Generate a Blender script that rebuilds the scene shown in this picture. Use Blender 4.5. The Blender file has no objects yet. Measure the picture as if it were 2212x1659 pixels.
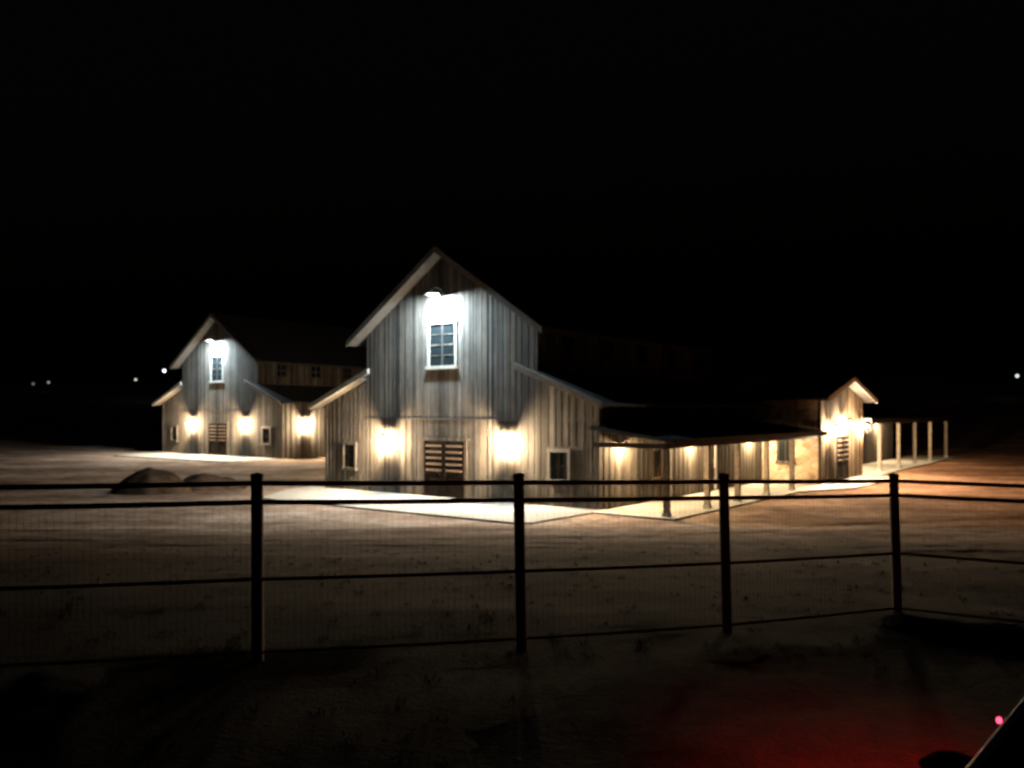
import bpy, math, random
from mathutils import Vector, Matrix, noise
random.seed(7)
C = bpy.context.scene.collection
scn = bpy.context.scene
R = math.radians
# ------------------------------------------------------------------ camera, sky, exposure
CAMZ = 3.66                      # the ground at the big barn is z = 0
F = 1725.0                       # focal length in units of a 2212 wide picture
HZ = 890.0
cam_d = bpy.data.cameras.new('camera'); cam_d.lens = 28.08; cam_d.sensor_width = 36
cam_d.shift_y = (HZ-829.5)/2212.0
cam_d.clip_start = 0.05; cam_d.clip_end = 3000
cam_d.dof.use_dof = True; cam_d.dof.focus_distance = 1.8; cam_d.dof.aperture_fstop = 5.2
cam = bpy.data.objects.new('camera', cam_d); C.objects.link(cam)
cam.location = (0, 0, CAMZ); cam.rotation_euler = (R(90), 0, 0)
scn.camera = cam
w = bpy.data.worlds.new('World'); scn.world = w; w.use_nodes = True
wn = w.node_tree.nodes; wl = w.node_tree.links
bg = wn['Background']; sky = wn.new('ShaderNodeTexSky'); sky.sky_type = 'NISHITA'
sky.sun_disc = False; sky.sun_elevation = R(-4); sky.sun_rotation = R(200)
wl.new(sky.outputs['Color'], bg.inputs['Color']); bg.inputs['Strength'].default_value = 0.05
scn.view_settings.view_transform = 'Standard'; scn.view_settings.look = 'None'
scn.view_settings.exposure = 0.0; scn.view_settings.gamma = 1.0
scn.render.engine = 'CYCLES'; scn.cycles.use_denoising = True
scn.cycles.filter_width = 2.2
scn.cycles.max_bounces = 6

# ------------------------------------------------------------------ helpers
def at(px, py, d):
    """point seen at (px,py) of the 2212 wide photograph at distance d"""
    return Vector(((px-1106)/F*d, d, CAMZ-(py-HZ)/F*d))

class MB:
    def __init__(s): s.v = []; s.f = []; s.smooth = False
    def poly(s, pts):
        n = len(s.v); s.v += [Vector(p) for p in pts]; s.f.append(tuple(range(n, n+len(pts))))
    def hexa(s, a, b):
        """a: 4 points bottom loop, b: 4 points top loop"""
        n = len(s.v); s.v += [Vector(p) for p in list(a)+list(b)]; k = len(a)
        s.f.append(tuple(n+i for i in reversed(range(k)))); s.f.append(tuple(n+k+i for i in range(k)))
        for i in range(k):
            j = (i+1) % k; s.f.append((n+i, n+j, n+k+j, n+k+i))
    def box(s, x0, x1, y0, y1, z0, z1):
        s.hexa([(x0,y0,z0),(x1,y0,z0),(x1,y1,z0),(x0,y1,z0)], [(x0,y0,z1),(x1,y0,z1),(x1,y1,z1),(x0,y1,z1)])
    def prism(s, prof, axis, a, b):
        """profile of 2d points pushed along an axis: 'y' (x,z) or 'x' (y,z)"""
        if axis == 'y': s.hexa([(p[0],a,p[1]) for p in prof], [(p[0],b,p[1]) for p in prof])
        else: s.hexa([(a,p[0],p[1]) for p in prof], [(b,p[0],p[1]) for p in prof])
    def tube(s, p, q, r, n=8, r2=None, cap=True):
        p = Vector(p); q = Vector(q); r2 = r if r2 is None else r2
        d = (q-p).normalized(); a = d.orthogonal().normalized(); b = d.cross(a)
        k = len(s.v)
        for (c, rr) in ((p, r), (q, r2)):
            for i in range(n):
                t = 2*math.pi*i/n; s.v.append(c+a*math.cos(t)*rr+b*math.sin(t)*rr)
        for i in range(n):
            j = (i+1) % n; s.f.append((k+i, k+j, k+n+j, k+n+i))
        if cap: s.f.append(tuple(k+i for i in reversed(range(n)))); s.f.append(tuple(k+n+i for i in range(n)))
    def lathe(s, prof, c=(0,0,0), n=20):
        k = len(s.v)
        for (r, z) in prof:
            for i in range(n):
                t = 2*math.pi*i/n; s.v.append(Vector((c[0]+r*math.cos(t), c[1]+r*math.sin(t), c[2]+z)))
        for m in range(len(prof)-1):
            for i in range(n):
                j = (i+1) % n; s.f.append((k+m*n+i, k+m*n+j, k+(m+1)*n+j, k+(m+1)*n+i))
    def build(s, name, mat, parent=None, xf=None, smooth=False, recalc=True):
        import bmesh
        me = bpy.data.meshes.new(name)
        me.from_pydata([tuple(v) for v in s.v], [], s.f)
        uvl = me.uv_layers.new(name='UVMap')
        for p in me.polygons:
            vs = [s.v[i] for i in p.vertices]
            n = Vector((0,0,0))
            for i in range(len(vs)):
                n += vs[i].cross(vs[(i+1) % len(vs)])
            ax = [abs(n.x), abs(n.y), abs(n.z)]
            for li, vi in zip(p.loop_indices, p.vertices):
                v = s.v[vi]
                if ax[2] >= ax[0] and ax[2] >= ax[1]: uv = (v.x, v.y)
                elif ax[0] > ax[1]: uv = (v.y+31.7, v.z)
                else: uv = (v.x, v.z)
                uvl.data[li].uv = uv
        if xf:
            for i, v in enumerate(me.vertices): v.co = xf(*s.v[i])
        if recalc:
            bm = bmesh.new(); bm.from_mesh(me); bmesh.ops.recalc_face_normals(bm, faces=bm.faces[:]); bm.to_mesh(me); bm.free()
        if smooth:
            for p in me.polygons: p.use_smooth = True
        me.materials.append(mat)
        o = bpy.data.objects.new(name, me); C.objects.link(o)
        if parent: o.parent = parent
        return o

def tag(o, label=None, cat=None, group=None, kind=None):
    if label: o['label'] = label
    if cat: o['category'] = cat
    if group: o['group'] = group
    if kind: o['kind'] = kind
    return o
def empty(name, loc, rz=0.0, label=None, cat=None, group=None):
    o = bpy.data.objects.new(name, None); C.objects.link(o); o.location = loc; o.rotation_euler = (0,0,rz)
    o.empty_display_size = 0.3
    return tag(o, label, cat, group)
def dup(o, loc, rz, label):
    c = o.copy(); C.objects.link(c); c.location = loc; c.rotation_euler = (0,0,rz); c['label'] = label
    def rec(a, b):
        for ch in a.children:
            k = ch.copy(); C.objects.link(k); k.parent = b; rec(ch, k)
    rec(o, c)
    return c

# ------------------------------------------------------------------ materials
def mat(name, col=(.5,.5,.5), rough=.8, metal=0.0, emis=None, es=0.0):
    m = bpy.data.materials.new(name); m.use_nodes = True
    b = m.node_tree.nodes['Principled BSDF']
    b.inputs['Base Color'].default_value = (*col, 1); b.inputs['Roughness'].default_value = rough
    b.inputs['Metallic'].default_value = metal
    if emis: b.inputs['Emission Color'].default_value = (*emis, 1); b.inputs['Emission Strength'].default_value = es
    return m
def N(m, t, **k):
    n = m.node_tree.nodes.new(t)
    for a, b in k.items(): setattr(n, a, b)
    return n
def L(m, a, b): m.node_tree.links.new(a, b)
def ramp(m, stops, interp='LINEAR'):
    n = N(m, 'ShaderNodeValToRGB'); cr = n.color_ramp; cr.interpolation = interp
    cr.elements[0].position = stops[0][0]; cr.elements[0].color = (*stops[0][1], 1)
    cr.elements[1].position = stops[-1][0]; cr.elements[1].color = (*stops[-1][1], 1)
    for p, c in stops[1:-1]:
        e = cr.elements.new(p); e.color = (*c, 1)
    return n
def mixc(m, a, b, fac, typ='MIX'):
    n = N(m, 'ShaderNodeMixRGB', blend_type=typ)
    for i, x in ((0, fac), (1, a), (2, b)):
        if isinstance(x, bpy.types.NodeSocket): L(m, x, n.inputs[i])
        elif isinstance(x, (int, float)): n.inputs[i].default_value = x
        else: n.inputs[i].default_value = (*x, 1)
    return n.outputs[0]
def mapped(m, src, scale):
    n = N(m, 'ShaderNodeMapping'); n.inputs['Scale'].default_value = scale; L(m, src, n.inputs['Vector']); return n.outputs[0]
def noise_n(m, vec, scale, detail=4, rough=.6):
    n = N(m, 'ShaderNodeTexNoise'); n.inputs['Scale'].default_value = scale
    n.inputs['Detail'].default_value = detail; n.inputs['Roughness'].default_value = rough
    L(m, vec, n.inputs['Vector']); return n.outputs['Fac']
def bump(m, h, strength, dist):
    n = N(m, 'ShaderNodeBump'); n.inputs['Strength'].default_value = strength; n.inputs['Distance'].default_value = dist
    L(m, h, n.inputs['Height']); L(m, n.outputs[0], m.node_tree.nodes['Principled BSDF'].inputs['Normal'])

def wood_mat(name, c_dark, c_mid, c_light, plank=.19, tint=(.30,.20,.12)):
    m = mat(name, rough=.9); B = m.node_tree.nodes['Principled BSDF']
    uv = N(m, 'ShaderNodeUVMap').outputs[0]
    sp = N(m, 'ShaderNodeSeparateXYZ'); L(m, uv, sp.inputs[0])
    dv = N(m, 'ShaderNodeMath', operation='DIVIDE'); L(m, sp.outputs[0], dv.inputs[0]); dv.inputs[1].default_value = plank
    fl = N(m, 'ShaderNodeMath', operation='FLOOR'); L(m, dv.outputs[0], fl.inputs[0])
    fr = N(m, 'ShaderNodeMath', operation='FRACT'); L(m, dv.outputs[0], fr.inputs[0])
    wn_ = N(m, 'ShaderNodeTexWhiteNoise', noise_dimensions='1D'); L(m, fl.outputs[0], wn_.inputs['W'])
    rp = ramp(m, [(0, c_dark), (.35, c_mid), (.72, c_mid), (1, c_light)]); L(m, wn_.outputs['Value'], rp.inputs[0])
    # per plank brown / grey
    tn = ramp(m, [(.55, (0,0,0)), (1, (1,1,1))])
    sc = N(m, 'ShaderNodeSeparateColor'); L(m, wn_.outputs['Color'], sc.inputs[0]); L(m, sc.outputs[1], tn.inputs[0])
    col = mixc(m, rp.outputs[0], tint, tn.outputs[0])
    # offset each plank so that its grain differs
    cb = N(m, 'ShaderNodeCombineXYZ'); L(m, sp.outputs[0], cb.inputs[0]); L(m, sp.outputs[1], cb.inputs[1])
    ml = N(m, 'ShaderNodeMath', operation='MULTIPLY'); L(m, wn_.outputs['Value'], ml.inputs[0]); ml.inputs[1].default_value = 37.0
    L(m, ml.outputs[0], cb.inputs[2])
    st = noise_n(m, mapped(m, cb.outputs[0], (22, .8, 1)), 1.0, 6, .7)
    sr = ramp(m, [(.28, (.34,.32,.30)), (.48, (.92,.92,.92)), (.70, (1.6,1.56,1.5))]); L(m, st, sr.inputs[0])
    col = mixc(m, col, sr.outputs[0], .85, 'MULTIPLY')
    big = noise_n(m, mapped(m, cb.outputs[0], (1.2, .8, 0)), 1.0, 4, .6)
    br = ramp(m, [(.3, (.66,.65,.63)), (.62, (1.12,1.12,1.12))]); L(m, big, br.inputs[0])
    col = mixc(m, col, br.outputs[0], .8, 'MULTIPLY')
    g = ramp(m, [(0, (.4,.4,.4)), (.06, (1,1,1)), (.94, (1,1,1)), (1, (.4,.4,.4))]); L(m, fr.outputs[0], g.inputs[0])
    col = mixc(m, col, g.outputs[0], 1.0, 'MULTIPLY')
    L(m, col, B.inputs['Base Color'])
    ad = N(m, 'ShaderNodeMath', operation='ADD'); L(m, st, ad.inputs[0]); L(m, g.outputs[0], ad.inputs[1])
    bump(m, ad.outputs[0], .5, .01)
    return m
M = {}
M['wood'] = wood_mat('weathered boards', (.036,.031,.026), (.080,.071,.062), (.165,.149,.130), plank=.125, tint=(.125,.10,.078))
M['wood'].node_tree.nodes['Principled BSDF'].inputs['Specular IOR Level'].default_value = .12
M['wood_brown'] = wood_mat('brown boards', (.010,.007,.005), (.028,.020,.013), (.052,.038,.026), plank=.16)
M['wood_brown'].node_tree.nodes['Principled BSDF'].inputs['Specular IOR Level'].default_value = .12
M['door_wood'] = wood_mat('dark door boards', (.005,.003,.002), (.009,.005,.003), (.014,.008,.005), plank=.14, tint=(.014,.008,.004))
M['door_wood'].node_tree.nodes['Principled BSDF'].inputs['Specular IOR Level'].default_value = .08
def noisy(name, a, b, scale, rough=.9, bs=.3, bd=.01, coord='Object', detail=5):
    m = mat(name, rough=rough); tc = N(m, 'ShaderNodeTexCoord').outputs[coord]
    n = noise_n(m, tc, scale, detail, .65); r_ = ramp(m, [(.3, a), (.7, b)]); L(m, n, r_.inputs[0])
    L(m, r_.outputs[0], m.node_tree.nodes['Principled BSDF'].inputs['Base Color']); bump(m, n, bs, bd); return m
M['trim'] = noisy('pale painted trim', (.42,.40,.37), (.62,.60,.56), 6, .7)
M['fascia'] = noisy('weathered fascia board', (.20,.18,.155), (.36,.33,.285), 5, .8)
M['rake'] = noisy('grey brown rake board', (.085,.075,.066), (.16,.142,.122), 5, .8)
M['roof'] = noisy('dark ribbed metal roof', (.018,.018,.02), (.04,.04,.043), 1.5, .6, .1)
M['concrete'] = noisy('pale broom finished concrete', (.31,.305,.275), (.46,.45,.42), .9, .85, .15, .004)
def concrete_detail(m):
    B = m.node_tree.nodes['Principled BSDF']; src = B.inputs['Base Color'].links[0].from_socket
    tc = N(m, 'ShaderNodeTexCoord').outputs['Object']
    mp = N(m, 'ShaderNodeMapping'); mp.vector_type = 'POINT'; mp.inputs['Rotation'].default_value = (0,0,R(37)); L(m, tc, mp.inputs['Vector'])
    sp = N(m, 'ShaderNodeSeparateXYZ'); L(m, mp.outputs[0], sp.inputs[0]); c = src
    for k in (0, 1):
        dv = N(m, 'ShaderNodeMath', operation='DIVIDE'); L(m, sp.outputs[k], dv.inputs[0]); dv.inputs[1].default_value = 3.05
        fr = N(m, 'ShaderNodeMath', operation='FRACT'); L(m, dv.outputs[0], fr.inputs[0])
        g = ramp(m, [(0, (.35,.33,.3)), (.012, (1,1,1)), (.988, (1,1,1)), (1, (.35,.33,.3))]); L(m, fr.outputs[0], g.inputs[0])
        c = mixc(m, c, g.outputs[0], 1, 'MULTIPLY')
    st = noise_n(m, tc, .7, 7, .7); sr = ramp(m, [(.50, (0,0,0)), (.68, (.75,.75,.75))]); L(m, st, sr.inputs[0])
    L(m, mixc(m, c, (.30,.24,.18), sr.outputs[0]), B.inputs['Base Color'])
concrete_detail(M['concrete'])
M['post'] = noisy('rough cedar post', (.17,.135,.10), (.34,.285,.225), 7, .85)
M['dark_beam'] = noisy('dark stained beam', (.03,.024,.018), (.07,.055,.04), 7, .85)
M['dark_metal'] = mat('black lamp metal', (.02,.02,.02), .45, .6)
M['pipe'] = noisy('rusty fence pipe', (.07,.030,.018), (.20,.085,.050), 14, .7, .3, .003)
M['wire'] = mat('dull fence wire', (.10,.08,.07), .6, .5)
M['glass'] = mat('dark window glass', (.010,.013,.014), .12)
M['glass'].node_tree.nodes['Principled BSDF'].inputs['Specular IOR Level'].default_value = .3
M['white_shade'] = mat('white enamel inside shade', (.8,.8,.8), .5)
M['bulb'] = mat('warm bulb', (1,1,1), .5, 0, (1,.82,.52), 30)
M['led'] = mat('white lamp disc', (1,1,1), .5, 0, (.86,.96,1), 25)
def stone_mat():
    m = mat('limestone rubble', rough=.9); uv = N(m, 'ShaderNodeUVMap').outputs[0]
    mv = mapped(m, uv, (2.6, 3.6, 1))
    v1 = N(m, 'ShaderNodeTexVoronoi', feature='F1'); L(m, mv, v1.inputs['Vector']); v1.inputs['Scale'].default_value = 1
    v2 = N(m, 'ShaderNodeTexVoronoi', feature='DISTANCE_TO_EDGE'); L(m, mv, v2.inputs['Vector']); v2.inputs['Scale'].default_value = 1
    sc = N(m, 'ShaderNodeSeparateColor'); L(m, v1.outputs['Color'], sc.inputs[0])
    r_ = ramp(m, [(0, (.24,.13,.07)), (.25, (.42,.29,.17)), (.6, (.50,.38,.25)), (1, (.60,.50,.38))]); L(m, sc.outputs[0], r_.inputs[0])
    nz = noise_n(m, uv, 9, 5); nr = ramp(m, [(.3, (.7,.7,.7)), (.7, (1.1,1.1,1.1))]); L(m, nz, nr.inputs[0])
    col = mixc(m, r_.outputs[0], nr.outputs[0], 1, 'MULTIPLY')
    e = ramp(m, [(.03, (0,0,0)), (.09, (1,1,1))]); L(m, v2.outputs['Distance'], e.inputs[0])
    L(m, mixc(m, (.36,.31,.25), col, e.outputs[0]), m.node_tree.nodes['Principled BSDF'].inputs['Base Color'])
    bump(m, e.outputs[0], .8, .03); return m
M['stone'] = stone_mat()
def dirt_mat(name, cols, bs=.6):
    m = mat(name, rough=1); tc = N(m, 'ShaderNodeTexCoord').outputs['Object']
    m.node_tree.nodes['Principled BSDF'].inputs['Specular IOR Level'].default_value = .05
    a = noise_n(m, mapped(m, tc, (.18, .35, .3)), 1, 6, .6); ra = ramp(m, [(.36, cols[0]), (.5, cols[1]), (.64, cols[2])]); L(m, a, ra.inputs[0])
    b = noise_n(m, mapped(m, tc, (1, 2.2, 1)), 1.5, 6, .7); rb = ramp(m, [(.34, (.34,.31,.28)), (.5, (.9,.88,.85)), (.66, (1.3,1.28,1.25))]); L(m, b, rb.inputs[0])
    g = noise_n(m, tc, 22, 4, .7); rg = ramp(m, [(.35, (.6,.6,.6)), (.65, (1.15,1.15,1.15))]); L(m, g, rg.inputs[0])
    c = mixc(m, mixc(m, ra.outputs[0], rb.outputs[0], .9, 'MULTIPLY'), rg.outputs[0], .8, 'MULTIPLY')
    L(m, c, m.node_tree.nodes['Principled BSDF'].inputs['Base Color'])
    ad = N(m, 'ShaderNodeMath', operation='ADD'); L(m, b, ad.inputs[0]); L(m, g, ad.inputs[1]); bump(m, ad.outputs[0], bs, .05)
    return m
M['dirt'] = dirt_mat('bare graded dirt', [(.21,.137,.100), (.41,.305,.240), (.62,.50,.42)])
def near_light_falloff(m):
    # light fall-off painted in: the dirt colour darkens towards the camera
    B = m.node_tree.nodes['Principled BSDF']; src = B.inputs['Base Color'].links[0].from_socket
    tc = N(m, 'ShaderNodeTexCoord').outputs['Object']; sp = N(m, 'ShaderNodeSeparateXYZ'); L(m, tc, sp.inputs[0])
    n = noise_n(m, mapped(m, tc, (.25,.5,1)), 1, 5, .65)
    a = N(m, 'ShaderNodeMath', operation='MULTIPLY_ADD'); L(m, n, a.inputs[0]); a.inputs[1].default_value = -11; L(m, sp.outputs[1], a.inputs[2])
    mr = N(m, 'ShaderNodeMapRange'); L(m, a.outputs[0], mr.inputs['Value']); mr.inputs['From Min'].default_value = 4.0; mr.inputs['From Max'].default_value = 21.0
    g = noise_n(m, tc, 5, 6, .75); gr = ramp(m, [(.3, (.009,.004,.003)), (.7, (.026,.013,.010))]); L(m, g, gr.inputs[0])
    # redder towards the right hand side of the yard
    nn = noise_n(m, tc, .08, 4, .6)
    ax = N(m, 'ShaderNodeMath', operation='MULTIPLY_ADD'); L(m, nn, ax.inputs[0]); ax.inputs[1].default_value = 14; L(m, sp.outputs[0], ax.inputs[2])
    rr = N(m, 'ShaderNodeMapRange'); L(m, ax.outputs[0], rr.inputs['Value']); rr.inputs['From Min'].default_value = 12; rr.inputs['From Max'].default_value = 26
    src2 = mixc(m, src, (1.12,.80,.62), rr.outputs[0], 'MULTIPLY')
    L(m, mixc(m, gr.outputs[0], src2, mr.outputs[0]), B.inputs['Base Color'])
near_light_falloff(M['dirt'])
M['mound'] = dirt_mat('dug soil', [(.05,.034,.025), (.08,.055,.040), (.11,.078,.058)])  # shade of the unlit near side is put into the soil colour
M['dirt_stone'] = noisy('pale limestone chips', (.20,.16,.12), (.30,.24,.19), 9)
M['weed'] = noisy('dry weed', (.02,.015,.009), (.06,.045,.028), 5)
M['hill'] = mat('dark scrub hill', (.03,.035,.02), 1)

# ------------------------------------------------------------------ local frames of the buildings
UD = Vector((math.cos(R(36)), -math.sin(R(36)), 0)); VD = Vector((math.cos(R(51)), math.sin(R(51)), 0))
OA = Vector((-2.86, 34.0, 0.0)); OB = Vector((-22.06, 60.0, 0.38))
def loc(u, v, z): return UD*u + VD*v + Vector((0,0,z))
def WA(u, v, z=0.0): return OA + loc(u, v, z)
def WB(u, v, z=0.0): return OB + loc(u, v, z)
ROT_FRONT = math.atan2(UD.y, UD.x)                    # lamp facing out of a gable front
ROT_SIDE = math.atan2(VD.y, VD.x)                     # lamp facing out of a right hand side wall
UW = 7.55                                             # half width at the ground
UP = 10.37                                            # line of the porch posts

# ------------------------------------------------------------------ ground
def sm(t): t = max(0, min(1, t)); return t*t*(3-2*t)
def gz(x, y):
    z = 1.66 - .02*x*sm((14-y)/8) if y < 8 else 1.66*(1-sm((y-8)/18.0)*.35-.65*max(0, min(1, (y-8)/18.0))) - .02*x*sm((14-y)/8)
    z += .38*sm((y-40)/12)*sm((-x-4)/8)
    # hills far away
    r = math.hypot(x, y)
    z += 0.0 if r < 90 else 12*sm((r-90)/150)*(.8+.4*noise.noise(Vector((x/90, y/90, 3)))) + (r-90)*.012
    return z
def gfull(x, y):
    z = gz(x, y)
    # smooth plots under the buildings
    lu = Vector((x, y, 0))-OA; k = 1.0
    a = .05*noise.noise(Vector((x*.5, y*.5, 0)))+.02*noise.noise(Vector((x*1.9, y*1.9, 5)))
    if 24 < y < 75 and -32 < x < 40: a *= .35; z -= .035
    if 12 < y < 30 and abs(x) < 40:                  # wheel ruts across the yard
        for (c, sl, ph) in ((20.5, .05, 0), (16.2, -.09, 2.1), (24.2, .16, 4.0)):
            yc = c+sl*x+.9*math.sin(x*.13+ph)
            for o in (-.85, .85):
                d = abs(y-yc-o)
                if d < .5: a += (-.055 if d < .16 else .03*(1-(d-.16)/.34))*(.6+.8*noise.noise(Vector((x*.3, c, o))))
    return z + a
def ground():
    xs, ys = [], []
    t = -150.0
    def rng(a, b, st):
        out = []; v = a
        while v < b: out.append(v); v += st
        return out
    xs = rng(-900, -120, 60)+rng(-120, -40, 8)+rng(-40, -8, .8)+rng(-8, 12, .3)+rng(12, 50, .8)+rng(50, 130, 8)+rng(130, 960, 60)
    ys = rng(-30, 0, 4)+rng(0, 14, .25)+rng(14, 30, .16)+rng(30, 36, .4)+rng(36, 75, .9)+rng(75, 150, 6)+rng(150, 420, 20)+rng(420, 1200, 90)
    vs = [(x, y, gfull(x, y)) for y in ys for x in xs]; nx = len(xs)
    fs = [(j*nx+i, j*nx+i+1, (j+1)*nx+i+1, (j+1)*nx+i) for j in range(len(ys)-1) for i in range(nx-1)]
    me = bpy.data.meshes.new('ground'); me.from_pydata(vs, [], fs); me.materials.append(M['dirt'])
    for p in me.polygons: p.use_smooth = True
    o = bpy.data.objects.new('ground', me); C.objects.link(o); o['kind'] = 'structure'
ground()
def slab(name, pts, z0, z1):
    m = MB(); m.hexa([(p.x, p.y, z0) for p in pts], [(p.x, p.y, z1) for p in pts])
    o = m.build(name, M['concrete']); o['kind'] = 'structure'; return o
apron = [(-8.6,.3),(-8.3,-1.6),(-6.0,-4.7),(7.2,-4.5),(7.6,-4.2),(7.65,-1.2),(7.65,.3)]
slab('pavement', [WA(*p) for p in apron], -.25, .03)
slab('pavement', [WB(*p) for p in apron], .1, .41)
slab('pavement', [WA(7.66,-.7), WA(10.85,-.7), WA(10.85,11.5), WA(12.3,15.0), WA(12.6,21.5), WA(11.1,24.2), WA(11.0,48), WA(7.66,48)], -.25, .034)

# ------------------------------------------------------------------ barn
EU = 4.75; SL = .688; SLO = .40
def roofz(u):                                        # underside of the roofs at u, seen on the gable wall
    a = abs(u)
    if a <= EU: return 10.40-SL*a
    return 4.10-.1+SLO*(UW-a)
def clip_battens(mb, us, zf, opens, y0, y1, wdt=.045):
    for u in us:
        segs = [(0.0, zf(u))]
        for (a, b, c, d) in opens:
            if a-.03 < u < b+.03:
                ns = []
                for (s0, s1) in segs:
                    if c > s0: ns.append((s0, min(s1, c)))
                    if d < s1: ns.append((max(s0, d), s1))
                segs = [s_ for s_ in ns if s_[1]-s_[0] > .02]
        for s0, s1 in segs: mb.box(u-wdt/2, u+wdt/2, y0, y1, s0, s1)

def window(par, xf, uc, z0, z1, wd, cols, rows, side=None, mull=False, fm='trim', mm='trim'):
    """window on the gable (side None) or on a side wall at u = side; xf maps u,v,z"""
    def q(mb, a, b, c, d, lo, hi):                   # a..b along, c..d height, lo..hi outwards
        if side is None: mb.box(a, b, -hi, -lo, c, d)
        else: mb.box(side+lo, side+hi, a, b, c, d)
    a, b = uc-wd/2, uc+wd/2
    f = MB()
    q(f, a-.11, a, z0, z1, .0, .07); q(f, b, b+.11, z0, z1, .0, .07); q(f, a-.13, b+.13, z1, z1+.13, .0, .085)
    w_ = f.build('window', M[fm], par, xf)
    g = MB(); q(g, a, b, z0, z1, -.02, .012); g.build('pane', M['glass'], w_, xf)
    s = MB(); q(s, a-.16, b+.16, z0-.13, z0, .0, .14); s.build('sill', M[fm], w_, xf)
    k = MB()
    for i in range(1, cols):
        x = a+(b-a)*i/cols; hw = .04 if (mull and i*2 == cols) else .016
        q(k, x-hw, x+hw, z0, z1, .012, .04)
    for j in range(1, rows):
        z = z0+(z1-z0)*j/rows; hw = .035 if j*2 == rows else .015
        if cols > 0:
            for i in range(cols):
                x0 = a+(b-a)*i/cols+(.05 if (mull and i*2 == cols) else .018 if i else 0)
                x1 = a+(b-a)*(i+1)/cols-(.05 if (mull and (i+1)*2 == cols) else .018 if i+1 < cols else 0)
                q(k, x0, x1, z-hw, z+hw, .012, .036)
    if k.v: k.build('muntin', M[mm], w_, xf)
    return w_

def barn_door(par, xf, uc, wd, ht, side=None):
    def q(mb, a, b, c, d, lo, hi):
        if side is None: mb.box(a, b, -hi, -lo, c, d)
        else: mb.box(side+lo, side+hi, a, b, c, d)
    for k in (-1, 1):
        a, b = (uc-wd/2, uc-.01) if k < 0 else (uc+.01, uc+wd/2)
        m = MB(); q(m, a, b, .06, ht, .02, .07)
        d = m.build('door', M['door_wood'], par, xf)
        s = MB()
        for i in range(5):
            z = ht-.24-i*.26; q(s, a+.14, b-.10, z, z+.07, .07, .12)
        s.build('slat', M['door_slat'], d, xf)
        s = MB(); q(s, a, a+.09, .06, ht, .07, .10); q(s, b-.09, b, .06, ht, .07, .10); q(s, a+.09, b-.09, .06, .2, .07, .10)
        q(s, a+.09, b-.09, 1.0, 1.14, .07, .10)
        s.build('frame', M['door_wood'], d, xf)
        h = MB(); x = b-.16 if k < 0 else a+.16
        q(h, x-.015, x+.015, .95, 1.25, .13, .15); q(h, x-.015, x+.015, .95, .98, .1, .13); q(h, x-.015, x+.015, 1.22, 1.25, .1, .13)
        h.build('handle', M['dark_metal'], d, xf)
    t = MB(); q(t, uc-wd/2-.14, uc-wd/2, 0.03, ht+.02, .0, .06); q(t, uc+wd/2, uc+wd/2+.14, 0.03, ht+.02, .0, .06); q(t, uc-wd/2-.16, uc+wd/2+.16, ht+.02, ht+.16, .0, .07)
    t.build('door_frame', M['wood'], par, xf)
M['door_slat'] = noisy('door slats', (.13,.08,.05), (.26,.17,.11), 8, .8)

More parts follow.
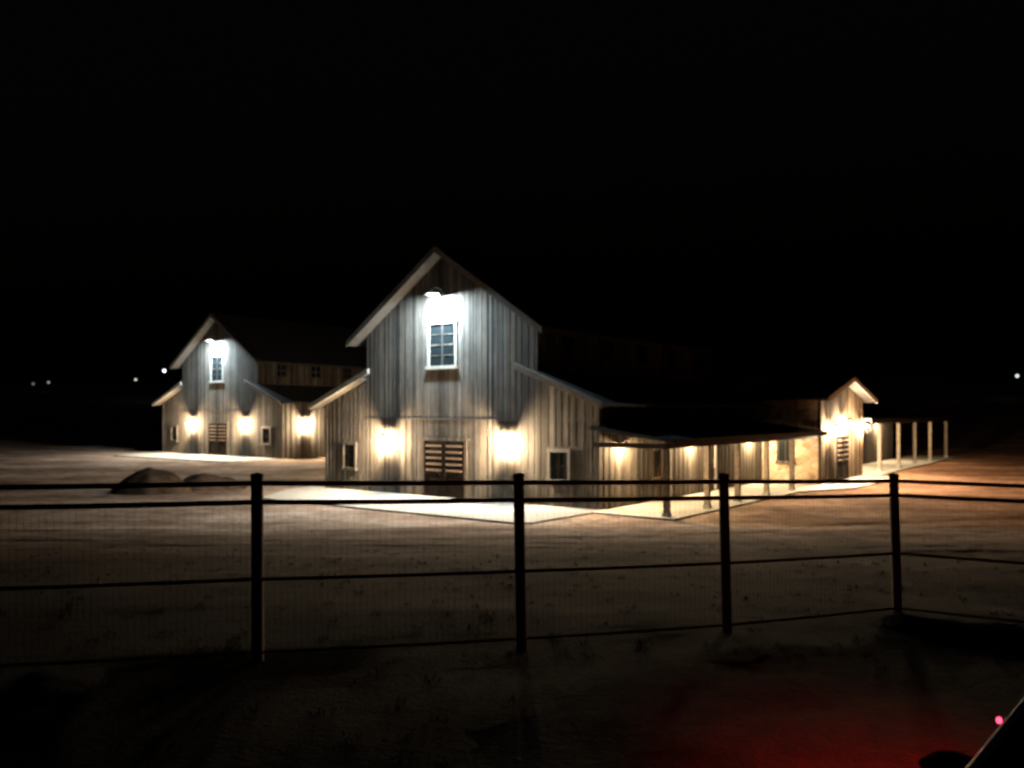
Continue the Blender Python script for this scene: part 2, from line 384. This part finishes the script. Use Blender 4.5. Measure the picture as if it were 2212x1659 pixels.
def make_barn(O, label, length, xtra_clere=True):
    root = empty('wooden_barn', O, 0, label, 'barn', 'pair of matching gable barns')
    xf = lambda u, v, z: loc(u, v, z)
    # gable front, back, sides as one shell of boards
    m = MB()
    prof = [(-UW,-.3),(UW,-.3),(UW,roofz(UW)),(EU,roofz(EU+.001)),(EU,roofz(EU)),(0,roofz(0)),(-EU,roofz(EU)),(-EU,roofz(EU+.001)),(-UW,roofz(UW))]
    # front: as strips so that it is a clean polygon set
    for y in (0.0, length):
        m.poly([(-UW,y,-.3),(-EU,y,-.3),(-EU,y,roofz(EU+.001)),(-UW,y,roofz(UW))])
        m.poly([(EU,y,-.3),(UW,y,-.3),(UW,y,roofz(UW)),(EU,y,roofz(EU+.001))])
        m.poly([(-EU,y,-.3),(EU,y,-.3),(EU,y,roofz(EU)),(0,y,roofz(0)),(-EU,y,roofz(EU))])
    for s in (-1, 1):
        m.poly([(s*UW,0,-.3),(s*UW,length,-.3),(s*UW,length,roofz(UW)),(s*UW,0,roofz(UW))])
        m.poly([(s*EU,0,roofz(EU+.001)-.3),(s*EU,length,roofz(EU+.001)-.3),(s*EU,length,roofz(EU)),(s*EU,0,roofz(EU))])
    opens = [(-1.35,1.3,0,2.6),(-1.03,.78,5.35,7.65),(-6.5,-5.1,.85,2.35),(5.1,6.5,.85,2.35),(-9,9,3.33,3.42)]
    us = []; u = -UW+.06
    while u < UW: us.append(u); u += .31 + random.uniform(-.07,.07)
    clip_battens(m, us, roofz, opens, -.012, 0.0, .04)
    m.box(-UW,-UW+.14,-.035,0,0,roofz(UW)); m.box(UW-.14,UW,-.035,0,0,roofz(UW))
    m.build('wall', M['wood'], root, xf)
    # battens of the side walls
    bs = [MB(), MB(), MB()]
    y = .3
    while y < length:
        bs[0].box(UW, UW+.022, y-.022, y+.022, 0, 3.9); bs[1].box(EU, EU+.022, y-.022, y+.022, 5.2, 7.1); bs[2].box(-UW-.022,-UW, y-.022, y+.022, 0, 3.9)
        y += .4+random.uniform(-.02,.02)
    for b in bs: b.build('battens', M['wood'], root, xf)
    f = MB(); f.box(-EU, EU-.9, -.03, 0, 3.34, 3.40); f.build('flashing', M['roof'], root, xf)
    # roofs
    for s in (-1, 1):
        r_ = MB(); t = .16
        p = [(0, 10.45), (s*5.4, 10.45-SL*5.4), (s*5.4, 10.45-SL*5.4+t), (0, 10.45+t+.03)]
        r_.prism(p, 'y', -.6, length+.6)
        k = -.45
        while k < length+.5:
            r_.prism([(0, 10.5+t), (s*5.42, 10.46-SL*5.42+t), (s*5.42, 10.46-SL*5.42+t+.04), (0, 10.54+t)], 'y', k, k+.04); k += .6
        ro = r_.build('roof', M['roof'], root, xf)
        fb = MB(); fb.prism([(0, 10.36), (s*5.42, 10.36-SL*5.42), (s*5.42, 10.63-SL*5.42), (0, 10.63)], 'y', -.645, -.6)
        fb.build('rake_board', M['rake'], ro, xf)
        so = MB(); so.prism([(0, 10.41), (s*5.38, 10.41-SL*5.38), (s*5.38, 10.445-SL*5.38), (0, 10.445)], 'y', -.598, -.002)
        so.build('soffit', M['rake'], ro, xf)
        l_ = MB(); z0 = 5.58; e = 4.0; o_ = 7.98; z1 = z0-SLO*(o_-e)
        l_.prism([(s*(EU+.002), z0-SLO*(EU-e)-.12), (s*o_, z1-.12), (s*o_, z1), (s*(EU+.002), z0-SLO*(EU-e))], 'y', -.5, length+.5)
        lo = l_.build('lean_to_roof', M['roof'], root, xf)
        fb = MB(); fb.prism([(s*e, z0-.20), (s*(o_+.02), z1-.20), (s*(o_+.02), z1+.03), (s*e, z0+.03)], 'y', -.645, -.5)
        fb.build('rake_board', M['fascia'], lo, xf)
        so = MB(); so.prism([(s*(EU+.002), z0-SLO*(EU-e)-.16), (s*(o_-.02), z1-.16), (s*(o_-.02), z1-.125), (s*(EU+.002), z0-SLO*(EU-e)-.125)], 'y', -.498, -.036)
        so.build('soffit', M['rake'], lo, xf)
    window(root, xf, -.12, 5.63, 7.42, 1.42, 2, 4, mull=True, fm='fascia', mm='wood')
    window(root, xf, 5.78, 1.07, 2.12, .80, 2, 2, fm='rake', mm='door_wood')
    window(root, xf, -5.85, 1.07, 2.12, .72, 1, 2, fm='wood', mm='door_wood')
    for k in range(int((length-2)/3.05)+1):
        window(root, xf, 2.0+3.05*k, 5.9, 6.75, .85, 2, 2, side=EU, fm='wood', mm='wood')
    barn_door(root, xf, 0, 2.24, 2.42)
    return root
barnA = make_barn(OA, 'largest grey board gable barn in the centre, white lamp above its upper window', 16.0)
barnB = make_barn(OB, 'farther grey board gable barn on the left, seen smaller beyond the dirt mounds', 20.0)
# things only the near barn's side wall has
xa = lambda u, v, z: loc(u, v, z)
window(barnA, xa, 4.2, 1.0, 2.1, .7, 2, 2, side=UW+.022, fm='wood_brown', mm='door_wood')
def side_trim(v, w_=.16):
    m = MB(); m.box(UW+.0, UW+.05, v-w_/2, v+w_/2, 0.05, 2.9); return m.build('pilaster', M['trim'], barnA, xa)
for v in (5.4, 9.9, 12.6): side_trim(v)

# ------------------------------------------------------------------ stable wing behind the near barn, under the same porch
wing = empty('stable_wing', WA(0, 16.02), 0, 'long low board clad stable range running back from the near barn, behind the porch posts', 'stable')
xw = lambda u, v, z: loc(u, v, z)
m = MB(); Lw = 26.0
m.box(-1.0, UW-.05, 0.01, Lw, -.3, 3.55)
m.poly([(-1.0,Lw,3.55),(UW-.05,Lw,3.55),(3.27,Lw,4.75)])
y = .3
while y < Lw: m.box(UW-.05, UW-.028, y-.022, y+.022, 0, 3.2); y += .4
m.build('wall', M['wood'], wing, xw)
m = MB(); m.prism([(-1.4,3.5),(3.27,4.8),(UW+.1,3.58),(UW+.1,3.70),(3.27,4.94),(-1.4,3.62)], 'y', .02, Lw+.4); m.build('roof', M['roof'], wing, xw)
for v in (9.5, 13.0): window(wing, xw, v, 1.0, 2.1, .8, 2, 2, side=UW-.05, fm='wood', mm='wood')

# ------------------------------------------------------------------ porch
PL = 47.6
porch = empty('covered_porch', WA(UP, -.3), 0, 'long covered porch on square posts along the side of the central barn', 'porch')
xp = lambda u, v, z: loc(u-UP, v+.3, z)
def porch_roof(v0, v1, h=0.0):
    m = MB(); m.prism([(UW-.03,3.03+h*.8),(UP+.42,2.60+h),(UP+.42,2.70+h),(UW-.03,3.15+h*.8)], 'y', v0, v1)
    k = v0+.2
    while k < v1-.1: m.prism([(UW+.08,3.138+h*.8),(UP+.43,2.698+h),(UP+.43,2.73+h),(UW+.08,3.17+h*.8)], 'y', k, k+.04); k += .6
    r_ = m.build('roof', M['roof'], porch, xp)
    f = MB(); f.box(UP+.43, UP+.47, v0, v1, 2.50+h, 2.72+h); f.build('eave_board', M['roof'], r_, xp)
porch_roof(-.7, 15.55); porch_roof(23.35, PL, .55)
m = MB(); m.box(UP-.09, UP+.09, -.5, 15.55, 2.38, 2.58); m.build('beam', M['dark_beam'], porch, xp)
m = MB(); m.box(UP-.09, UP+.09, 23.35, PL-.3, 2.93, 3.13); m.build('beam', M['dark_beam'], porch, xp)
m = MB(); m.box(UW+.05, UP-.095, -.5, -.34, 2.38, 2.56); m.build('beam', M['dark_beam'], porch, xp)
POSTV = [.14, 3.35, 6.15, 9.2, 12.3, 27.3, 31.9, 36.4, 41.2, 46.9]
for i, s in enumerate(POSTV):
    v = -.4+s; hw = .095
    m = MB(); m.box(UP-hw, UP+hw, v-hw, v+hw, .16, 2.38 if v < 20 else 2.93)
    p = m.build('post', M['post'], porch, xp)
    b = MB(); b.box(UP-hw-.03, UP+hw+.03, v-hw-.03, v+hw+.03, .034, .16); b.build('post_base', M['concrete'], p, xp)

# ------------------------------------------------------------------ entrance house
gate = empty('entrance_house', WA(UP, 19.6), 0, 'small stone and board entrance house with gable, breaking through the porch roof', 'entrance house')
xg = lambda u, v, z: loc(u-UP, v-19.6, z)
G0, G1 = 15.6, 23.3; GC = (G0+G1)/2; GE = 4.35; GR = 5.35
m = MB()
m.poly([(UW-.02,G0,-.3),(UP,G0,-.3),(UP,G0,GE),(UW-.02,G0,GE)])
m.build('stone_wall', M['stone'], gate, xg); m = MB()
m.poly([(UW-.02,G1,-.3),(UP,G1,-.3),(UP,G1,GE),(UW-.02,G1,GE)])
m.build('stone_wall', M['stone'], gate, xg)
m = MB()
m.poly([(UP,G0,-.3),(UP,G1,-.3),(UP,G1,GE),(UP,GC,GR),(UP,G0,GE)])
y = G0+.03
while y < G1: 
    if not (GC-1.25 < y < GC+1.25): m.box(UP, UP+.022, y-.022, y+.022, 0, GE+(GR-GE)*(1-abs(y-GC)/(GC-G0))-.04)
    y += .36
m.build('gable_wall', M['wood_brown'], gate, xg)
for s in (-1, 1):
    e = GC+s*(GC-G0+.55); k = (GR-GE)/(GC-G0)
    zr = GR+.02; ze = zr-k*(GC-G0+.55)
    m = MB(); m.prism([(GC,zr+.03),(e,ze+.03),(e,ze+.15),(GC,zr+.15)], 'x', UW-1.0, UP+.62)
    r_ = m.build('roof', M['roof'], gate, xg)
    f = MB(); f.prism([(GC,zr-.09),(e,ze-.09),(e,ze+.16),(GC,zr+.16)], 'x', UP+.62, UP+.66); f.build('rake_board', M['trim'], r_, xg)
    f = MB(); f.prism([(GC,zr),(e,ze),(e,ze+.028),(GC,zr+.028)], 'x', UP+.024, UP+.618); f.build('soffit', M['rake'], r_, xg)
barn_door(gate, xg, GC-.1, 2.0, 2.35, side=UP+.0)
m = MB(); m.box(UP,UP+.15,G0-.02,G0+.14,.034,GE-.12); m.build('light_stop_board', M['wood_brown'], gate, xg)  # added board, proud enough to keep lantern light off the barn eave
# window in the stone side wall that faces the barn
w_ = MB(); a0, a1 = 8.4, 9.1
w_.box(a0-.1,a0,G0-.05,G0,1.15,2.35); w_.box(a1,a1+.1,G0-.05,G0,1.15,2.35); w_.box(a0-.12,a1+.12,G0-.07,G0,2.35,2.47)
wo = w_.build('window', M['wood'], gate, xg)
m = MB(); m.box(a0,a1,G0-.012,G0+.02,1.15,2.35); m.build('pane', M['glass'], wo, xg)
m = MB(); m.box(a0-.14,a1+.14,G0-.12,G0,1.03,1.15); m.build('sill', M['wood'], wo, xg)
m = MB(); m.box((a0+a1)/2-.02,(a0+a1)/2+.02,G0-.036,G0-.013,1.15,2.35); m.build('muntin', M['wood'], wo, xg)

# ------------------------------------------------------------------ lamps
def point(name, parent, locn, col, power, rad=.05):
    d = bpy.data.lights.new(name, 'POINT'); d.color = col; d.energy = power; d.shadow_soft_size = rad
    o = bpy.data.objects.new(name, d); C.objects.link(o); o.parent = parent; o.location = locn; return o
LANT_P = 2500.0
def make_lantern(label):
    t = empty('wall_lantern', (0,0,0), 0, label, 'wall lamp', 'warm wall lanterns on the barns')
    m = MB(); m.box(-.07,.07,-.025,0,-.18,.22); m.build('back_plate', M['dark_metal'], t)
    m = MB(); m.tube((0,-.02,.38),(0,-.36,.42),.014); m.tube((0,-.02,.16),(0,-.02,.38),.014); m.tube((0,-.36,.42),(0,-.36,.32),.014); m.build('arm', M['dark_metal'], t)
    m = MB(); k = .18; Y = -.36
    m.hexa([(-k,Y-k,.20),(k,Y-k,.20),(k,Y+k,.20),(-k,Y+k,.20)], [(-.03,Y-.03,.33),(.03,Y-.03,.33),(.03,Y+.03,.33),(-.03,Y+.03,.33)])
    m.build('cap', M['dark_metal'], t)
    m = MB(); j = .12
    for sx in (-1,1):
        for sy in (-1,1): m.box(sx*j-.005, sx*j+.005, Y+sy*j-.005, Y+sy*j+.005, -.24, .20)
    m.box(-j-.005,j+.005,Y-j-.005,Y+j+.005,-.252,-.239); m.build('cage', M['dark_metal'], t)
    m = MB(); m.lathe([(.012,.19),(.03,.17),(.045,.13),(.04,.09),(.012,.07)], (0,Y,0), 12); m.build('bulb', M['bulb'], t, smooth=True)
    point('bulb_light', t, (0,Y,-.02), (1,.76,.48), LANT_P, .085)
    return t
lan = make_lantern('warm lantern on the near barn, left of its door')
lan.location = WA(-3.3, -.03, 2.38); lan.rotation_euler = (0,0,ROT_FRONT)
dup(lan, WA(3.35,-.03,2.38), ROT_FRONT, 'warm lantern on the near barn, between its door and right small window')
dup(lan, WB(-3.3,-.03,2.38), ROT_FRONT, 'warm lantern on the far barn, left of its door')
dup(lan, WB(3.35,-.03,2.38), ROT_FRONT, 'warm lantern on the far barn, right of its door')
dup(lan, WB(UW+.03,1.85,2.38), ROT_SIDE, 'warm lantern on the far barn side wall, beside the near barn')
dup(lan, WA(UP+.03,17.2,2.72), ROT_SIDE, 'warm lantern on the entrance house, left of its door')
dup(lan, WA(UP+.03,19.5,3.0), ROT_SIDE, 'warm lantern on the entrance house, above its door')
dup(lan, WA(UP+.03,22.8,2.75), ROT_SIDE, 'warm lantern on the entrance house, right of its door')
def make_porch_lamp(label):
    t = empty('porch_lamp', (0,0,0), 0, label, 'wall lamp', 'shaded downward wall lamps')
    m = MB(); m.box(-.06,.06,-.02,0,-.06,.06); m.tube((0,-.01,0),(0,-.30,.05),.012); m.build('arm', M['dark_metal'], t)
    m = MB(); m.lathe([(.03,.06),(.06,.04),(.15,-.05),(.155,-.05),(.065,.05),(.03,.08)], (0,-.30,.02), 16); m.build('shade', M['dark_metal'], t, smooth=True)
    m = MB(); m.lathe([(.012,.03),(.03,.0),(.03,-.02),(.01,-.03)], (0,-.30,.02), 10); m.build('bulb', M['bulb'], t, smooth=True)
    point('bulb_light', t, (0,-.30,-.05), (1,.70,.38), 1150, .04)
    return t
pl = make_porch_lamp('shaded lamp under the porch nearest the near barn front')
pl.location = WA(UW+.03, 1.4, 2.45); pl.rotation_euler = (0,0,ROT_SIDE)
for v, lb in ((7.3, 'shaded lamp under the porch, second from the near barn front'), (13.8, 'shaded lamp under the porch, beside the stone wall'),
              (28.6, 'shaded lamp under the porch just beyond the entrance house'), (37.5, 'shaded lamp under the far end of the porch')):
    dup(pl, WA(UW+.03 if v < 16 else UW, v, 2.45 if v < 16 else 2.85), ROT_SIDE, lb)

dup(lan, WA(-UW-.03,8.5,2.5), ROT_SIDE+math.pi, 'warm lantern on the left side wall of the near barn, turned from view')
def make_flood(label):
    t = empty('gooseneck_lamp', (0,0,0), 0, label, 'barn lamp', 'white gooseneck lamps under the gables')
    m = MB(); m.lathe([(0,0),(.07,0),(.07,.03),(0,.03)], (0,0,0), 12)
    for v in m.v: v.x, v.y, v.z = v.x, -v.z, v.y
    m.build('back_plate', M['dark_metal'], t)
    m = MB(); pts = [(0,-.02,0),(0,-.25,.16),(0,-.5,.22),(0,-.72,.18),(0,-.80,.08)]
    for a, b in zip(pts, pts[1:]): m.tube(a, b, .018)
    m.build('arm', M['dark_metal'], t)
    m = MB(); m.lathe([(.04,.10),(.07,.08),(.10,.04),(.29,-.07),(.31,-.10),(.30,-.10),(.28,-.075),(.09,.03),(.04,.06)], (0,-.82,0), 24); m.build('shade', M['white_shade'], t, smooth=True)
    m = MB(); m.lathe([(.001,-.035),(.17,-.035),(.17,-.05),(.12,-.085),(.001,-.10)], (0,-.82,0), 20); m.build('lens', M['led'], t, smooth=True)
    d = bpy.data.lights.new('lens_light', 'AREA'); d.shape = 'DISK'; d.size = .34; d.color = (.66,.87,1); d.energy = 1900
    o = bpy.data.objects.new('lens_light', d); C.objects.link(o); o.parent = t; o.location = (0,-.82,-.115); o.rotation_euler = (R(20),0,0)
    return t
fl = make_flood('white gooseneck lamp above the upper window of the near barn')
fl.location = WA(.0,-.01,8.66); fl.rotation_euler = (0,0,ROT_FRONT)
dup(fl, WB(.0,-.01,8.66), ROT_FRONT, 'white gooseneck lamp above the upper window of the far barn')

# ------------------------------------------------------------------ soil piles
def mound(name, c, rx, ry, h, label, seed, rz=0.0):
    vs = []; fs = []; n = 40; k = 14
    for i in range(k+1):
        t = i/k
        for j in range(n):
            a = 2*math.pi*j/n
            rr = t*(1+.16*noise.noise(Vector((math.cos(a)*1.6+seed, math.sin(a)*1.6, 0))))
            x = rx*rr*math.cos(a); y = ry*rr*math.sin(a)
            X = x*math.cos(rz)-y*math.sin(rz); Y = x*math.sin(rz)+y*math.cos(rz)
            z = h*(1-t**1.9)*(1+.14*noise.noise(Vector((x*.9+seed, y*.9, 1))))+.16*h*noise.noise(Vector((x*2.2, y*2.2, seed)))*(1-t)
            vs.append((X, Y, z-.12*(t > .95)))
    for i in range(k):
        for j in range(n):
            a = i*n+j; b = i*n+(j+1) % n; fs.append((a, b, b+n, a+n))
    me = bpy.data.meshes.new(name); me.from_pydata(vs, [], fs); me.materials.append(M['mound'])
    for p in me.polygons: p.use_smooth = True
    o = bpy.data.objects.new(name, me); C.objects.link(o); o.location = (c[0], c[1], gz(c[0], c[1])-.03)
    tag(o, label, 'soil pile', 'soil piles between the barns'); return o
mound('dirt_mound', at(330,1060,37), 1.85, 1.5, 1.08, 'taller heap of shade-toned soil on the bare ground, in front of the far barn', 2.2)
mound('dirt_mound', at(448,1050,38.5), 1.9, 1.3, .72, 'lower and longer heap of soil just right of the taller one', 6.1, .2)

# clods and stones scattered on the dirt, weeds around the fence: nobody could count them
rs = random.Random(3)
m = MB()
for i in range(900):
    y = 9+20*rs.random()**1.2; x = rs.uniform(-.72, .72)*y*1.0+rs.uniform(-2,2)
    lu = Vector((x,y,0))-OA
    if (lu.x*UD.y*0+0) or y > 24+abs(x+1)*.15: continue
    q = rs.uniform(.008,.024)*(1.8 if rs.random() < .05 else 1); z = gfull(x,y); a = rs.uniform(0,3)
    p = [(x+q*math.cos(a+k*1.571)*rs.uniform(.6,1.3), y+q*math.sin(a+k*1.571)*rs.uniform(.6,1.3)) for k in range(4)]
    m.hexa([(u_,v_,z-.02) for u_,v_ in p], [((u_-x)*.5+x,(v_-y)*.5+y,z+q*rs.uniform(.4,.9)) for u_,v_ in p])
tag(m.build('stones', M['dirt_stone']), 'small stones and clods scattered over the bare dirt', 'stones', None, 'stuff')
m = MB()
for i in range(700):
    y = 3.6+16*rs.random()**1.6; x = rs.uniform(-.72,.72)*y+rs.uniform(-1,1); z = gfull(x,y); h = rs.uniform(.02,.07)
    if y < 6.3 and x > 0: continue
    for k in range(9):
        a = rs.uniform(0,6.28); l = rs.uniform(.3,1)*h; bx = x+rs.uniform(-.06,.06); by = y+rs.uniform(-.06,.06); w_ = .004
        tx = bx+math.cos(a)*l*.6; ty = by+math.sin(a)*l*.6
        m.poly([(bx-w_,by,z-.01),(bx+w_,by,z-.01),(tx,ty,z+l)])
tag(m.build('weeds', M['weed'], recalc=False), 'low dry weeds dotted over the darkened ground around the fence', 'weeds', None, 'stuff')
# ------------------------------------------------------------------ fence
fence = empty('pipe_fence', (0, 6.8, 1.6), 0, 'dark rusty pipe fence with four rails and wire mesh across the foreground', 'fence')
fx = lambda x, y, z: Vector((x, y-6.8, z-1.6))
PT = [(-6.0,5.55,-.50,.0),(-4.0,5.92,-.50,.0),(-2.005,6.28,-.50,.006),(.055,6.80,-.54,.03),(1.96,7.40,-.585,.035),(3.99,8.35,-.66,.045),(5.85,7.35,-.66,.03),(7.7,6.4,-.66,.02)]
tops = []
for i, (x, y, dz, lean) in enumerate(PT):
    top = Vector((x, y, CAMZ+dz)); bot = Vector((x+lean, y, top.z-1.62)); tops.append((top, bot))
    m = MB(); m.tube(bot, top, .047, 14); p = m.build('post', M['pipe'], fence, fx, smooth=False)
    m = MB(); m.lathe([(.050,-.03),(.052,.0),(.045,.015),(.001,.024)], tuple(top), 14); m.build('post_cap', M['pipe'], p, fx, smooth=True)
HR = [(.06,.021),(.21,.021),(.815,.015),(1.39,.013)]
for h, r_ in HR:
    m = MB()
    for (t0, b0), (t1, b1) in zip(tops, tops[1:]):
        a = t0+(b0-t0)*(h/1.62); b = t1+(b1-t1)*(h/1.62)
        prev = a
        for q in range(1, 5):
            c = a.lerp(b, q/4); c.z -= .004*math.sin(math.pi*q/4)
            m.tube(prev, c, r_, 8); prev = c
    m.build('rail', M['pipe'], fence, fx)
m = MB()
for (t0, b0), (t1, b1) in zip(tops, tops[1:]):
    dv = (t1-t0); ln = dv.length; k = int(ln/.0508); off = Vector((dv.y, -dv.x, 0)).normalized()*-.03
    for i in range(k):
        c = t0.lerp(t1, (i+.5)/k)+off; m.tube(c-Vector((0,0,.23)), c-Vector((0,0,1.45)), .0007, 3, cap=False)
    for j in range(13):
        a = Vector((0,0,.24+j*.1)); m.tube(t0+off-a, t1+off-a, .0007, 3, cap=False)
m.build('wire_mesh', M['wire'], fence, fx, recalc=False)

# ------------------------------------------------------------------ vehicle flank at the lower right corner
M['paint'] = mat('black car paint', (.006,.006,.007), 1.0, .0); M['paint'].node_tree.nodes['Principled BSDF'].inputs['Specular IOR Level'].default_value = .0
M['chrome'] = mat('satin trim', (.85,.80,.76), .38, 1.0)
M['rubber'] = mat('tyre rubber', (.02,.02,.02), .8)
M['red_lens'] = mat('lit red marker', (.5,.02,.03), .4, 0, (1,.06,.14), 4)
M['red_tail'] = mat('lit red tail lamp', (.5,.02,.02), .4, 0, (1,.02,.02), 3)
p0 = at(2100,1642,.75); p1 = at(2214,1530,.92)
vd = Vector((p1.x-p0.x, p1.y-p0.y, 0)).normalized(); rv = math.atan2(vd.y, vd.x)
car = empty('car', (p0.x, p0.y, 1.60), rv, 'black vehicle flank with satin edge trim and glowing red marker, bottom right corner', 'car')
H = p0.z-1.60                                       # top edge above the vehicle's origin
# local: x along the flank, y<0 = field side is +y
side = [(0,H),(-.03,H-.02),(.035,H-.10),(.06,H-.35),(.05,H-.75),(.0,H-.98)]
m = MB()
prof = [(-.5,H-.25),(-.014,H-.05),(-.002,H-.002),(-.004,H-.10),(-.01,H-.40),(-.03,H-.80),(-.10,H-.98),(-1.75,H-.98),(-1.85,H-.4),(-1.75,H-.25)]
m.prism(prof, 'x', -1.6, 2.9); body = m.build('body', M['paint'], car)
bv = body.modifiers.new('bevel', 'BEVEL'); bv.width = .001; bv.segments = 2
m = MB(); m.tube((-1.55,-.004,H-.002),(2.85,-.004,H-.002),.0045,16); m.build('edge_trim', M['chrome'], car, smooth=True)
m = MB(); mk = at(2172,1563,.85); lx = (mk-Vector((p0.x,p0.y,0))); 
sx = lx.x*vd.x+lx.y*vd.y; sy = -lx.x*vd.y+lx.y*vd.x; m.lathe([(.0005,.0034),(.002,.0026),(.0028,0),(.002,-.0026),(.0005,-.0034)], (sx, sy+.006, mk.z-1.598), 12)
m.build('marker_light', M['red_lens'], car, smooth=True)
m = MB(); m.lathe([(.001,.012),(.02,.010),(.032,0),(.02,-.012),(.001,-.014)], (.028,.022,H-.024), 20); m.build('mirror_cap', M['paint'], car, smooth=True)
for wx in (-1.0, 2.2):
    m = MB(); m.tube((wx,-.24,.02),(wx,-.04,.02),.36,28); wh = m.build('wheel', M['rubber'], car)
    m = MB(); m.tube((wx,-.04,.02),(wx,-.03,.02),.21,20); m.build('rim', M['chrome'], wh)
m = MB(); m.box(2.9,2.94,-.25,.04,H-.45,H-.12); m.build('tail_light', M['red_tail'], car)
d = bpy.data.lights.new('tail_light_glow', 'SPOT'); d.color = (1,.0,.005); d.energy = 850; d.spot_size = R(84); d.spot_blend = 1.0; d.shadow_soft_size = .08
o = bpy.data.objects.new('tail_light_glow', d); C.objects.link(o); o.parent = car; o.location = (2.98, .12, H-.25)
tgt = Vector((2.25, 3.85, 1.55)); wp = Matrix.Rotation(rv, 4, 'Z') @ Vector(o.location) + Vector((p0.x,p0.y,1.60))
q = (tgt-wp).to_track_quat('-Z', 'Y'); o.rotation_euler = (Matrix.Rotation(-rv, 4, 'Z') @ q.to_matrix().to_4x4()).to_euler()

# ------------------------------------------------------------------ far lights
def yard_lamp(px, py, d, rad, es, label, col=(.95,.95,1)):
    p = at(px, py, d); g = gfull(p.x, p.y); g = min(g, p.z-2.5)
    t = empty('yard_lamp', (p.x, p.y, g), 0, label, 'yard lamp', 'far yard lamps')
    h = p.z-g
    m = MB(); m.tube((0,0,-.5),(0,0,h-.2),.09,8,.06); m.build('pole', M['dark_metal'], t)
    m = MB(); m.lathe([(.001,rad),(rad*.6,rad*.8),(rad,0),(rad*.6,-rad*.8),(.001,-rad)], (0,0,h), 12)
    m.build('lamp_globe', mat('lit globe', (1,1,1), .5, 0, col, es), t, smooth=True)
yard_lamp(355,801,150,.30,3.0,'brightest far white lamp, just left of the far barn')
yard_lamp(293,820,150,.24,.9,'far warm lamp left of the brightest one', (1,.85,.75))
yard_lamp(105,826,160,.26,.35,'right one of two faint far lamps at the left edge', (1,.9,.85))
yard_lamp(72,829,160,.26,.18,'left one of two faint far lamps at the left edge', (.8,.9,1))
yard_lamp(2197,812,150,.34,1.0,'lone far pale lamp near the right edge', (.9,1,.95))
# faint far house
hp = at(200,955,120)
fh = empty('far_house', (hp.x, hp.y, hp.z), R(-15), 'dim far house with few pale windows, left of the far barn', 'house')
m = MB(); m.box(-5,5,-3,3,-1,1.9); m.poly([(-5,-3,1.9),(-5,3,1.9),(-5,0,3.2)]); m.poly([(5,-3,1.9),(5,3,1.9),(5,0,3.2)]); m.build('wall', M['trim'], fh)
m = MB(); m.prism([(-3.4,1.8),(0,3.3),(3.4,1.8),(3.4,1.95),(0,3.45),(-3.4,1.95)], 'x', -5.3, 5.3); m.build('roof', M['roof'], fh)
for x, es in ((-3.9,.16),(-1.7,.10),(2.6,.2)):
    m = MB(); m.box(x-.4,x+.4,-3.05,-3.0,.4,1.2); m.build('window', mat('dim window', (.1,.1,.1), .5, 0, (.8,.85,1), es), fh)
m = MB(); m.lathe([(.001,.3),(.28,.15),(.3,-.1),(.001,-.3)], (1.6,-3.4,2.4), 10); m.build('lamp', mat('dim lamp', (1,1,1), .5, 0, (.7,.85,1), .8), fh)
wb = empty('wall_box', WA(UW+.03, 8.9, 1.35), ROT_SIDE, 'small white box on the side wall under the porch, between two posts', 'utility box')
m = MB(); m.box(-.16,.16,-.10,0,-.13,.13); m.build('cabinet', M['trim'], wb)
m = MB(); m.tube((.08,-.04,-1.3),(.08,-.04,-.13),.018); m.build('conduit', M['trim'], wb)
# meter boxes at the far barn's left corner
mb = empty('meter_box', WB(-UW-.05, .6, 1.25), ROT_FRONT, 'small white utility box on the left corner of the far barn', 'utility box')
m = MB(); m.box(-.26,0,-.12,.12,.2,.55); m.build('cabinet', M['trim'], mb)
m = MB(); m.box(-.30,.0,-.15,.15,.55,.60); m.build('lid', M['trim'], mb)
m = MB(); m.tube((-.12,0,-1.3),(-.12,0,.2),.035); m.build('conduit', M['trim'], mb)
